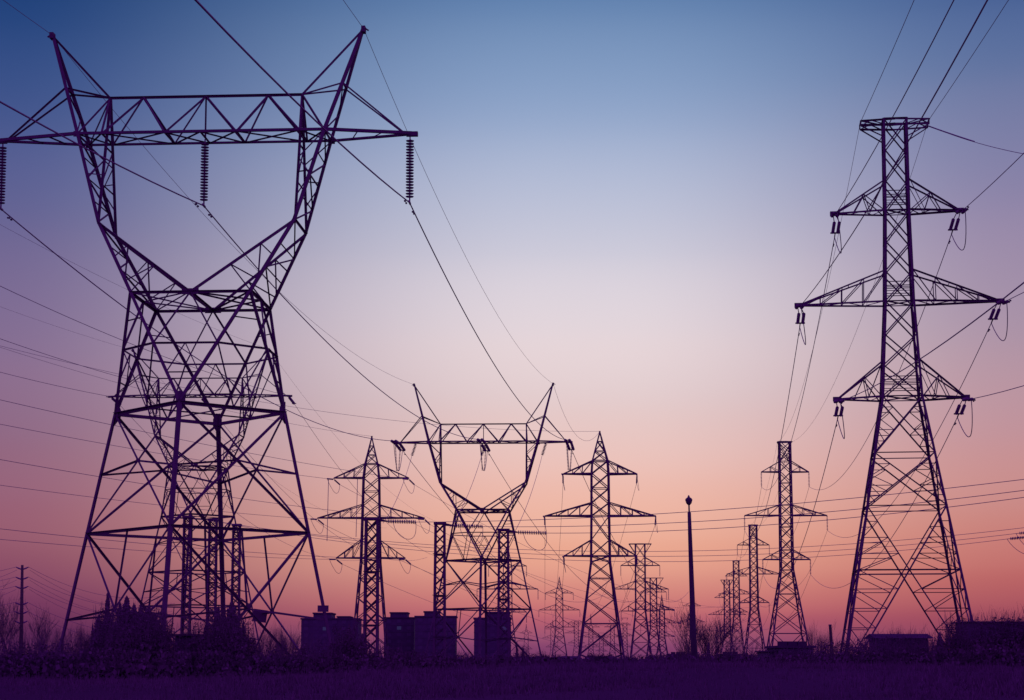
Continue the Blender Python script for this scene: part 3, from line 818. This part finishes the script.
DU = 202
b = P(20, 640, DU); hh = zz(565, DU)
root = empty('utility_pole', (b.x, DU, 0), 0, 'slim utility pole with stacked short upswept arms at the far left', 'utility pole')
m = MB(); m.tube([(.2,0,-.1), (.1,0,hh*.5), (0,0,hh)], [.24,.20,.14], 10); m.build('pole', 'wood', root, True)
UA = []
for i, py in enumerate((568.5, 578.5, 587.8, 604, 613, 622.5)):
    z = zz(py, DU)
    for s in (-1, 1):
        x0 = .1*(1-z/hh); e = V((x0+s*.68, 0, z+.16)); m = MB()
        m.tube([(x0+s*.1,0,z-.08), (x0+s*.4,0,z+.03), tuple(e)], [.08,.09,.05], 6); m.build('insulator_arm', 'porcelain', root)
        UA.append((i, s, world(root, e)))
for i, s, p in UA:
    nm = ('topmost', 'second', 'third', 'fourth', 'fifth', 'lowest')[i]
    if i < 5:
        if s > 0: wire(p, P(172+i*3, 594+i*9.3 if i < 3 else 600+i*10, 232), 1.6, .018, 'thin sagging wire right of the utility pole from its %s arm' % nm, n=24)
        else: wire(p, P(-160, 575+i*8.5, 190), 1.0, .018, 'thin wire left of the utility pole from its %s arm' % nm, n=20)
        if i < 3: wire(p+V((0,.5,-.3)), P(172, 603+i*8, 240) if s > 0 else P(-160, 579+i*9, 195), 1.9, .015, 'lower fainter twin of the %s utility pole wire on its %s side' % (nm, 'right' if s > 0 else 'left'), n=24)

DS = 170
b = P(833.5, 650, DS)
root = empty('wooden_post', (b.x, DS, 0), 0, 'short leaning wooden post standing alone left of the large right tower', 'post')
m = MB(); m.tube([(0,0,-.1), (-.26,0,zz(625,DS))], [.17,.13], 10); m.build('post', 'wood', root)
m = MB(); m.tube([(-.262,0,zz(625,DS)-.04), (-.264,0,zz(625,DS)+.05)], [.16,.13], 10); m.build('cap', 'steel', root)

# ------------------------------------------------------------------ buildings
def block(px0, px1, parts, Y, depth, label, lights, cat='apartment block', floors=7):
    """parts: [(px0, px1, pytop)] roof pieces; the first is the main body"""
    xa, xb = P(px0, 640, Y).x, P(px1, 640, Y).x
    root = empty('apartment_building', ((xa+xb)/2, Y, 0), 0, label, cat, 'apartment blocks on the skyline'); cx = (xa+xb)/2
    for i, (a, b, t) in enumerate(parts):
        x0, x1 = P(a, 640, Y).x-cx, P(b, 640, Y).x-cx; z = zz(t, Y)
        ins = .0 if i == 0 else .15*i
        m = MB(); m.box(x0, x1, ins, depth-ins, -1 if i == 0 else 0, z)
        m.build('wall' if i == 0 else 'roof_block', 'concrete', root)
        m = MB(); m.box(x0-.3, x1+.3, ins-.3, depth-ins+.3, z+.01, z+.55); m.build('parapet', 'roof', root)
    x0, x1 = xa-cx, xb-cx; z = zz(parts[0][2], Y)
    fh = z/floors; nw = max(3, int((x1-x0)/3.4)); random.seed(int(px0))
    for f in range(1, floors):
        m = MB(); m.box(x0-.12, x1+.12, -.12, -.02, f*fh-.12, f*fh+.12); m.build('floor_band', 'concrete', root)
        for i in range(nw):
            xc = x0+(i+.5)*(x1-x0)/nw
            m = MB(); m.box(xc-.8, xc+.8, -.10, -.01, f*fh+.8, f*fh+2.1)
            islit = (i, f) in lights
            m.build('window', 'lit' if islit else 'glass', root)
    return root
block(301, 358, [(301, 358, 619.5), (313, 331, 614), (337, 349, 617.5)], 700, 16, 'apartment block by the right foot of the giant tower', {(2,5),(5,4)})
block(384, 414, [(384, 414, 618.5), (390, 407, 613.5)], 720, 14, 'apartment block with raised roof house, left of the two joined blocks', {(1,5)})
block(415, 455.5, [(415, 455.5, 617.2), (424, 438, 612.5)], 700, 18, 'wider apartment block behind the column at the middle tower left foot', {(5,5),(5,2)})
block(474, 511, [(474, 511, 619), (486, 510, 613.3)], 690, 16, 'apartment block between the legs of the middle waist tower', {(2,5),(3,4)})
def house(px0, px1, pyw, pyr, Y, depth, label, flat=False, chim=None, cat='low building'):
    xa, xb = P(px0, 640, Y).x, P(px1, 640, Y).x; cx = (xa+xb)/2; hw = (xb-xa)/2
    root = empty('low_building', (cx, Y, 0), 0, label, cat)
    zw_, zr_ = zz(pyw, Y), zz(pyr, Y)
    m = MB(); m.box(-hw, hw, 0, depth, -.5, zw_); m.build('wall', 'concrete', root)
    if flat:
        m = MB(); m.box(-hw-.2, hw+.2, -.2, depth+.2, zw_+.005, zr_); rf = m.build('roof', 'roof', root)
        for q in range(3 if 1.2 < hw < 2.6 else 0):
            x = -hw+hw*2*(.2+.3*q)
            m = MB(); m.box(x-.35, x+.35, depth*.3, depth*.3+.8, zr_, zr_+.35); m.build('roof_vent', 'roof', rf)
    else:
        m = MB(); b = len(m.v)
        for x in (-hw-.3, hw+.3):
            for y, z in ((-.4, zw_+.01), (depth+.4, zw_+.01), (depth/2, zr_)): m.v.append(V((x, y, z)))
        m.f += [(b,b+2,b+1),(b+3,b+4,b+5),(b,b+3,b+5,b+2),(b+1,b+2,b+5,b+4),(b,b+1,b+4,b+3)]
        rf = m.build('roof', 'roof', root)
        if chim is not None:
            m = MB(); x = chim*hw; m.box(x-.3, x+.3, depth*.4, depth*.4+.6, zw_, zr_+.8); m.build('chimney', 'concrete', rf)
    if hw < 1.2: return root
    nw = max(2, int(hw*2/2.5))
    for i in range(nw):
        x = -hw+(i+.5)*2*hw/nw; m = MB(); m.box(x-.45, x+.45, -.05, .03, .9, min(2.0, zw_-.3)); m.build('window', 'glass', root)
    m = MB(); m.box(hw*.1, hw*.1+.9, -.06, .02, -.1, 2.0); m.build('door', 'wood', root)
    return root
house(968, 1085, 622.4, 621.3, 110, 3, 'big dark flat topped building at the right edge', True)
house(781, 813, 648, 645.5, 150, 8, 'low flat roofed building left of the leaning post', True)
house(770, 782, 652, 650.5, 152, 8, 'lowest flat roofed annex left of the low building', True)
house(879, 928, 638.5, 633.5, 112, 3, 'low house framed between the legs of the large right tower')
house(175, 196, 636, 634, 97, 6, 'small flat roofed shed between the inner legs of the giant tower', True)
house(723.5, 741, 655, 653.8, 300, 9, 'small flat building beneath the receding row of towers', True)
house(671, 688, 655.5, 654, 320, 8, 'small flat building left of the lamp pole', True)
house(563, 579, 658, 656, 420, 9, 'far low building left of the tall pointed tower')
house(587, 611, 657.5, 656, 430, 9, 'far long low building behind the tall pointed tower', True)

# ------------------------------------------------------------------ trees
def bare_mesh(seed, h=6.0, stems=1, spread=.42, depth=5, up=.3):
    rnd = random.Random(seed); m = MB()
    def grow(p, d, ln, r, k):
        n = 3; pts = [p]; q = p; dd = d.copy()
        for i in range(n):
            dd = (dd+V((rnd.uniform(-1,1), rnd.uniform(-1,1), rnd.uniform(-.3,1)))*.07).normalized()
            q = q+dd*(ln/n); pts.append(q)
        rr = [r*(1-.45*i/n) for i in range(n+1)]
        m.tube(pts, rr, 5 if k > depth-2 else 3, False)
        if k == 0: return
        nb = rnd.randint(3, 4) if k > 1 else rnd.randint(2, 3)
        for i in range(nb):
            t = rnd.uniform(.35, 1.0) if i else 1.0
            idx = min(n-1, int(t*n)); pp = lerp(pts[idx], pts[idx+1], t*n-idx)
            a = rnd.uniform(0, 6.283); s = spread*rnd.uniform(.5, 1.25)
            nd2 = (dd+V((math.cos(a)*s, math.sin(a)*s, up*rnd.uniform(.2, 1)))).normalized()
            grow(pp, nd2, ln*rnd.uniform(.62, .92), max(.009, rr[idx]*.55), k-1)
    for s in range(stems):
        a = 6.283*s/max(1, stems)+rnd.uniform(-.3,.3); sp = 0 if stems == 1 else rnd.uniform(.25, .75)
        grow(V((0,0,-.1)), V((math.cos(a)*sp, math.sin(a)*sp*.7, 1)).normalized(), h*.34, h*.02 if stems == 1 else h*.013, depth)
    z = max(v.z for v in m.v)
    for v in m.v: v *= h/z
    me = bpy.data.meshes.new('branches'); me.from_pydata([tuple(v) for v in m.v], [], m.f); me.materials.append(M['bark']); me.update()
    return me
BARE = [bare_mesh(3, 6, 1, .5, 5, .3), bare_mesh(8, 6, 1, .5, 5, .3), bare_mesh(12, 6, 8, .38, 4, .25), bare_mesh(21, 6, 5, .42, 4, .25), bare_mesh(34, 6, 9, .42, 3, .22)]
def bare(px, pytop, Y, var, wscale, label, rz=0, group='bare winter trees along the skyline'):
    b = P(px, 650, Y); h = zz(pytop-5, Y)
    o = bpy.data.objects.new('bare_tree', BARE[var]); COL.objects.link(o); o.location = (b.x, Y, 0)
    s = h/6.0; o.scale = (s*wscale, s*wscale, s); o.rotation_euler = (0, 0, rz)
    return tag(o, label, 'tree', group)
bare(9, 583, 190, 0, 1.0, 'tallest bare tree, left of the utility pole at the far left edge', 0)
bare(-2, 596, 185, 1, 1.0, 'bare tree cut by the left edge of the photo', 1)
bare(39, 600, 195, 1, 1.0, 'bare tree just right of the utility pole', 2)
bare(30, 622, 180, 4, .8, 'low bare bush at the foot of the utility pole', .4)
bare(52, 626, 188, 4, 1.0, 'low bare bush left of the giant tower outer leg', 1.4)
bare(75, 626, 185, 3, .9, 'bare tree against the outer left leg of the giant tower', 2.6)
bare(88, 622, 200, 2, .8, 'bare bush left of the dark cypress', .9)
bare(166, 620, 190, 3, .9, 'bare tree beside the nearest leg of the giant tower', .5)
bare(192, 620, 192, 2, .7, 'bare tree between the inner legs of the giant tower', 1.9)
bare(258, 625, 175, 3, 1.0, 'bare tree under the tilted warning board', 2.2)
bare(268, 628, 178, 4, 1.0, 'bare bush right of the warning board', 1.2)
bare(285, 622, 182, 2, .85, 'round bare tree left of the apartment block by the right foot', .2)
bare(296, 630, 185, 4, .9, 'bare bush touching the left apartment block wall', 3)
bare(464, 654, 330, 4, 1.0, 'tiny bare bush in the gap between two apartment blocks', 3)
bare(703, 603, 175, 2, 1.35, 'big fan shaped bare tree behind the lamp pole', .3)
bare(686, 632, 178, 3, .9, 'bare tree spreading left of the lamp pole', 1.3)
bare(719, 622, 180, 4, .8, 'bare tree spreading right of the fan shaped one', 4.1)
bare(744, 640, 200, 4, .9, 'bare bush among the receding towers feet', 2.1)
bare(820, 623, 190, 2, .8, 'bare tree between the leaning post and the second right tower', .8)
bare(846, 637, 180, 4, 1.1, 'bare bush at the left foot of the large right tower', .8)
bare(889, 627, 185, 4, 1.2, 'wide bare bush above the house roof', 1.7)
bare(906, 626, 186, 2, 1.1, 'bare treetops centred over the house between tower legs', .1)
bare(921, 629, 187, 4, 1.1, 'bare bush right end above the house roof', 5)
for i, (px, py, v) in enumerate(((984, 612, 2), (997, 607, 4), (1010, 609, 2), (1022, 606, 3), (972, 617, 4))):
    bare(px, py, 165, v, 1.0, 'bare treetop on the right hand mound, %s from its left' % ('second', 'third', 'fourth', 'fifth', 'first')[i], i*1.3)

def evergreen_mesh(seed, slim=.28, round_=False):
    """unit-height conifer crown of drooping needle sprays"""
    rnd = random.Random(seed); m = MB(); n = 46
    for k in range(n):
        z = .06+.93*k/n; t = (z-.06)/.94
        rad = slim*((1-t)**.85 if not round_ else math.sin(math.pi*min(1, (1-t)*.62+.0))**.8*1.0)+.012
        nb = int(7+13*(1-t))
        for i in range(nb):
            a = rnd.uniform(0, 6.283); r = rad*rnd.uniform(.62, 1.12)
            d = V((math.cos(a), math.sin(a), 0)); sd = V((-d.y, d.x, 0))
            tip = d*r+V((0,0,z-r*.28+rnd.uniform(-.01,.01))); w_ = r*.30+.008
            b = len(m.v)
            m.v += [V((0,0,z+.02)), d*r*.55+sd*w_+V((0,0,z-.02)), tip, d*r*.55-sd*w_+V((0,0,z-.02)), d*r*.5+V((0,0,z-.05))]
            m.f += [(b,b+1,b+2,b+3), (b,b+3,b+4), (b,b+4,b+1), (b+1,b+4,b+2), (b+4,b+3,b+2)]
    me = bpy.data.meshes.new('crown'); me.from_pydata([tuple(v) for v in m.v], [], m.f); me.materials.append(M['needle']); me.update()
    return me
EV = {'spruce': evergreen_mesh(1), 'cypress': evergreen_mesh(2, .13), 'broad': evergreen_mesh(3, .38), 'pine': evergreen_mesh(4, .36, True)}
trm = MB(); trm.tube([(0,0,-.02), (0,0,.5), (0,0,.97)], [.02,.013,.003], 7)
tro = trm.build('trunk', 'bark'); trunk_me = tro.data; bpy.data.objects.remove(tro)
def evergreen(px, pytop, Y, kind, label, wpx=None, rz=0):
    b = P(px, 650, Y); h = zz(pytop, Y); root = empty('evergreen_tree', (b.x, Y, 0), rz, label, 'tree', 'dark evergreens on the skyline')
    sl = {'spruce': .28, 'cypress': .13, 'broad': .38, 'pine': .36}[kind]
    ws = h if not wpx else (wpx/2*mpp(640, Y))/sl
    c = bpy.data.objects.new('crown', EV[kind]); COL.objects.link(c); c.parent = root; c.scale = (ws, ws, h)
    t = bpy.data.objects.new('trunk', trunk_me); COL.objects.link(t); t.parent = root; t.scale = (h, h, h)
    return root
evergreen(106.5, 590, 92, 'cypress', 'sharp pointed cypress rising from the dark mass at left', 24)
evergreen(125.5, 594, 93, 'spruce', 'spruce with jagged tip right of the sharp cypress', 54)
evergreen(119, 600, 94, 'cypress', 'narrow evergreen squeezed between cypress and spruce', 24)
evergreen(92, 621, 95, 'broad', 'small dark evergreen left of the sharp cypress', 16)
evergreen(140, 606, 93, 'broad', 'broad evergreen right of the jagged tipped spruce', 76)
evergreen(154, 611, 94, 'broad', 'broad evergreen at the right end of the left dark mass', 60)
evergreen(98, 612, 93, 'broad', 'broad evergreen at the left end of the left dark mass', 44)
evergreen(148, 603, 95, 'broad', 'broad evergreen second from the right end of the left dark mass', 62)
evergreen(133, 602, 94, 'broad', 'broad evergreen in the middle of the left dark mass', 60)
evergreen(205, 622, 95, 'broad', 'low evergreen against the rear leg of the giant tower', 26)
evergreen(217, 606, 96, 'spruce', 'spruce in front of the middle column under the giant tower', 46)
evergreen(231, 599, 95, 'spruce', 'tallest spruce under the giant tower, near the rightmost column', 58)
evergreen(243, 618, 96, 'broad', 'low evergreen right of the tallest spruce under the giant tower', 26)
evergreen(349, 622, 165, 'broad', 'evergreen in front of the left apartment block corner', 26)
evergreen(362, 632, 166, 'broad', 'small evergreen left of the pointed tower base', 28)
evergreen(523, 645, 260, 'broad', 'tiny evergreen right of the middle tower foot', 10)
evergreen(517, 640, 262, 'cypress', 'tiny slim evergreen at the middle tower foot', 6)
evergreen(708.5, 641, 165, 'broad', 'small spruce at the foot of the fan shaped bare tree', 14)
evergreen(940, 631, 108, 'pine', 'little round pine between the house and the right hand mound', 22)

def scrub_mesh(seed, n=1400):
    """leafless-to-leafy dense shrub mass filling a lumpy dome, unit width 2, height 1"""
    rnd = random.Random(seed); m = MB(); lumps = [(rnd.uniform(-.6,.6), rnd.uniform(-.5,.5), rnd.uniform(.3,.62), rnd.uniform(.28,.45)) for _ in range(9)]
    for _ in range(n):
        x, y, z, r = rnd.choice(lumps)
        d = V((rnd.gauss(0,1), rnd.gauss(0,1), rnd.gauss(0,1))).normalized()*r*rnd.uniform(.5,1)**.5
        p = V((x, y, z))+d
        if p.z < 0: p.z = abs(p.z)*.5
        s = rnd.uniform(.03, .07); u = V((rnd.gauss(0,1), rnd.gauss(0,1), rnd.gauss(0,1))).normalized(); w_ = u.cross(V((rnd.gauss(0,1),1,.3))).normalized()
        b = len(m.v); m.v += [p-u*s, p+w_*s*.7, p+u*s, p-w_*s*.7]; m.f.append((b,b+1,b+2,b+3))
    for _ in range(60):   # stems
        x, y = rnd.uniform(-.7,.7), rnd.uniform(-.5,.5); m.bar((x*.7,y*.7,0), (x*1.1,y,rnd.uniform(.6,1.05)), .02, .004)
    z = max(v.z for v in m.v)
    for v in m.v: v.z /= z
    me = bpy.data.meshes.new('shrub'); me.from_pydata([tuple(v) for v in m.v], [], m.f); me.materials.append(M['scrub']); me.update()
    return me
shr = [ # px, top py, half width px, distance
 (-15,638,24,92),(8,641,22,93),(30,642,22,92),(50,642,22,91),(72,639,20,92),(88,633,16,92),(101,611,11,90),(108,606,13,92),(118,607,15,91),(130,606,18,92),(144,607,18,91),(154,610,16,92),(163,624,14,91),(176,637,18,93),(192,637,18,94),
 (108,622,18,88),(128,620,24,87),(148,622,20,88),(205,622,16,93),(216,612,14,94),(230,606,15,93),(242,618,14,93),(222,628,24,91),(248,640,18,94),(268,644,22,95),(290,645,22,96),(312,644,22,100),(330,638,18,102),(345,627,16,103),(356,634,16,104),(368,640,18,105),(385,646,22,110),(405,650,22,115),(430,651,22,118),
 (462,656,16,200),(490,655,18,150),(508,654,14,150),(517,646,5,230),(525,645,5,225),(541,652,7,230),(600,655,14,290),(690,652,10,230),(464,652,8,200),(758,654,10,200),(742,653,8,205),(533,655,14,220),(550,656,14,240),(625,657,14,300),(648,656,14,300),(672,655,14,250),(700,653,18,150),(722,656,16,160),(752,657,16,200),
 (778,652,14,150),(822,643,16,118),(836,641,20,112),(854,641,18,110),(868,638,14,108),(905,636,26,106),(931,638,16,106),(946,634,14,106),(951,624,12,99),(958,619,13,99),(868,634,12,104),(878,636,14,104),(893,637,18,104),(912,637,18,104),(926,636,13,104),(788,650,14,130),(808,648,14,130),(797,650,20,130),
 (961,626,10,104),(972,621.5,13,102),(990,621,20,102),(1008,620,20,102),(1024,621,20,102),(1044,622,24,102),
 (300,655,40,82),(370,656,40,82),(450,657,44,85),(540,658,50,88),(620,658,50,88),(700,657,50,88),(770,656,44,85),(850,652,44,84),(930,650,44,84),(1010,645,44,84),(40,652,44,80),(110,650,44,80),(190,652,44,80),(250,654,40,80)]
def thicket(x0, x1, label, seed):
    rnd = random.Random(seed); m = MB()
    for px, py, hw, Y in shr:
        if not (x0 <= px < x1): continue
        b0 = P(px, 650, Y); h = zz(py-(5 if py < 631 else 2), Y); s = hw*mpp(650, Y)
        lumps = [(rnd.uniform(-.75,.75), rnd.uniform(-.6,.6), rnd.uniform(.35,.74), rnd.uniform(.22,.3)) for _ in range(9)]+[(q, 0, .72, .27) for q in (-.6,-.2,.2,.6)]
        n = int(900*max(1, (s*h)**.5/1.4)*(4.0 if py < 631 and Y < 120 else 3.0 if hw > 38 else 1.5))
        for k in range(n):
            if k % 3 == 0: x, y, z = rnd.uniform(-.95,.95), rnd.uniform(-.5,.5), rnd.uniform(0,.72); sz = rnd.uniform(.05,.11)*s
            else:
                x, y, z, r = rnd.choice(lumps); d = V((rnd.gauss(0,1), rnd.gauss(0,1), rnd.gauss(0,1))).normalized()*r*rnd.uniform(.4,1)**.5
                x += d.x; y += d.y; z = abs(z+d.z); sz = rnd.uniform(.022,.06)*s
            sz = min(sz, .17); p = b0+V((x*s, y*s*.8, z*h-b0.z)); u = V((rnd.gauss(0,1), rnd.gauss(0,1), rnd.gauss(0,1))).normalized(); w_ = u.cross(V((rnd.gauss(0,1),1,.3))).normalized()
            b = len(m.v); m.v += [p-u*sz, p+w_*sz*.7, p+u*sz, p-w_*sz*.7]; m.f.append((b,b+1,b+2,b+3))
        for _ in range(int(26*s)):
            x = rnd.uniform(-.9,.9)*s; m.bar(b0+V((x,0,h*.6-b0.z)), b0+V((x+rnd.uniform(-.3,.3),0,h*rnd.uniform(.85,1.06)-b0.z)), .03, .006)
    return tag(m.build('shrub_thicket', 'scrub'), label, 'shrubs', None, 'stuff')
thicket(-99, 340, 'dark tangled thicket hiding the feet of the giant tower', 71)
thicket(340, 760, 'low dark thicket along the middle of the skyline', 72)
thicket(760, 1100, 'dark thicket in front of the large right tower', 73)

# far treeline: too small and dense to count
def treeline(Y, x0, x1, h, seed, n):
    rnd = random.Random(seed); m = MB()
    for _ in range(n):
        x = rnd.uniform(x0, x1); y = Y+rnd.uniform(-40, 40); hh = h*(.55+.45*math.sin(x*.013+seed)*math.sin(x*.041+1))*rnd.uniform(.6, 1.15)
        hh = max(hh, h*.35)
        for k in range(5):
            a = rnd.uniform(-1.6,1.6); w_ = rnd.uniform(1.2, 2.6); z = hh*rnd.uniform(.0, .75)
            b = len(m.v); m.v += [V((x+a-w_,y,z*.6)), V((x+a,y-1,0)), V((x+a+w_,y,z*.7)), V((x+a+rnd.uniform(-.6,.6),y+1,z+hh*.35))]
            m.f += [(b,b+1,b+2,b+3)]
    return tag(m.build('far_treeline', 'scrub'), 'low dark far treeline along the horizon at %d metres' % Y, 'woods', None, 'stuff')
treeline(900, -330, 330, 3.4, 1, 2600)
treeline(1900, -650, 650, 6.0, 2, 3000)

# rough winter grass on the rise in front of the camera
def grass(seed, n):
    rnd = random.Random(seed); m = MB()
    for _ in range(n):
        y = rnd.uniform(34, 92); x = rnd.uniform(-.31, .31)*y
        z0 = math.exp(-((y-66)/24)**2)*(1.62+.25*math.sin(x*.07)+.15*math.sin(x*.19+1))-.12
        hh = rnd.uniform(.12, .34)*(1.7 if rnd.random() < .06 else 1)
        for k in range(4):
            a = rnd.uniform(0, 6.283); l = rnd.uniform(.04, .16); w_ = rnd.uniform(.012, .03); px, py = x+rnd.uniform(-.12, .12), y+rnd.uniform(-.12, .12)
            b = len(m.v); m.v += [V((px-w_, py, z0)), V((px+w_, py, z0)), V((px+math.cos(a)*l, py+math.sin(a)*l, z0+hh*rnd.uniform(.6, 1.1)))]; m.f.append((b, b+1, b+2))
    return tag(m.build('winter_grass', 'scrub'), 'rough dark winter grass covering the rise in the foreground', 'grass', None, 'stuff')
grass(9, 26000)
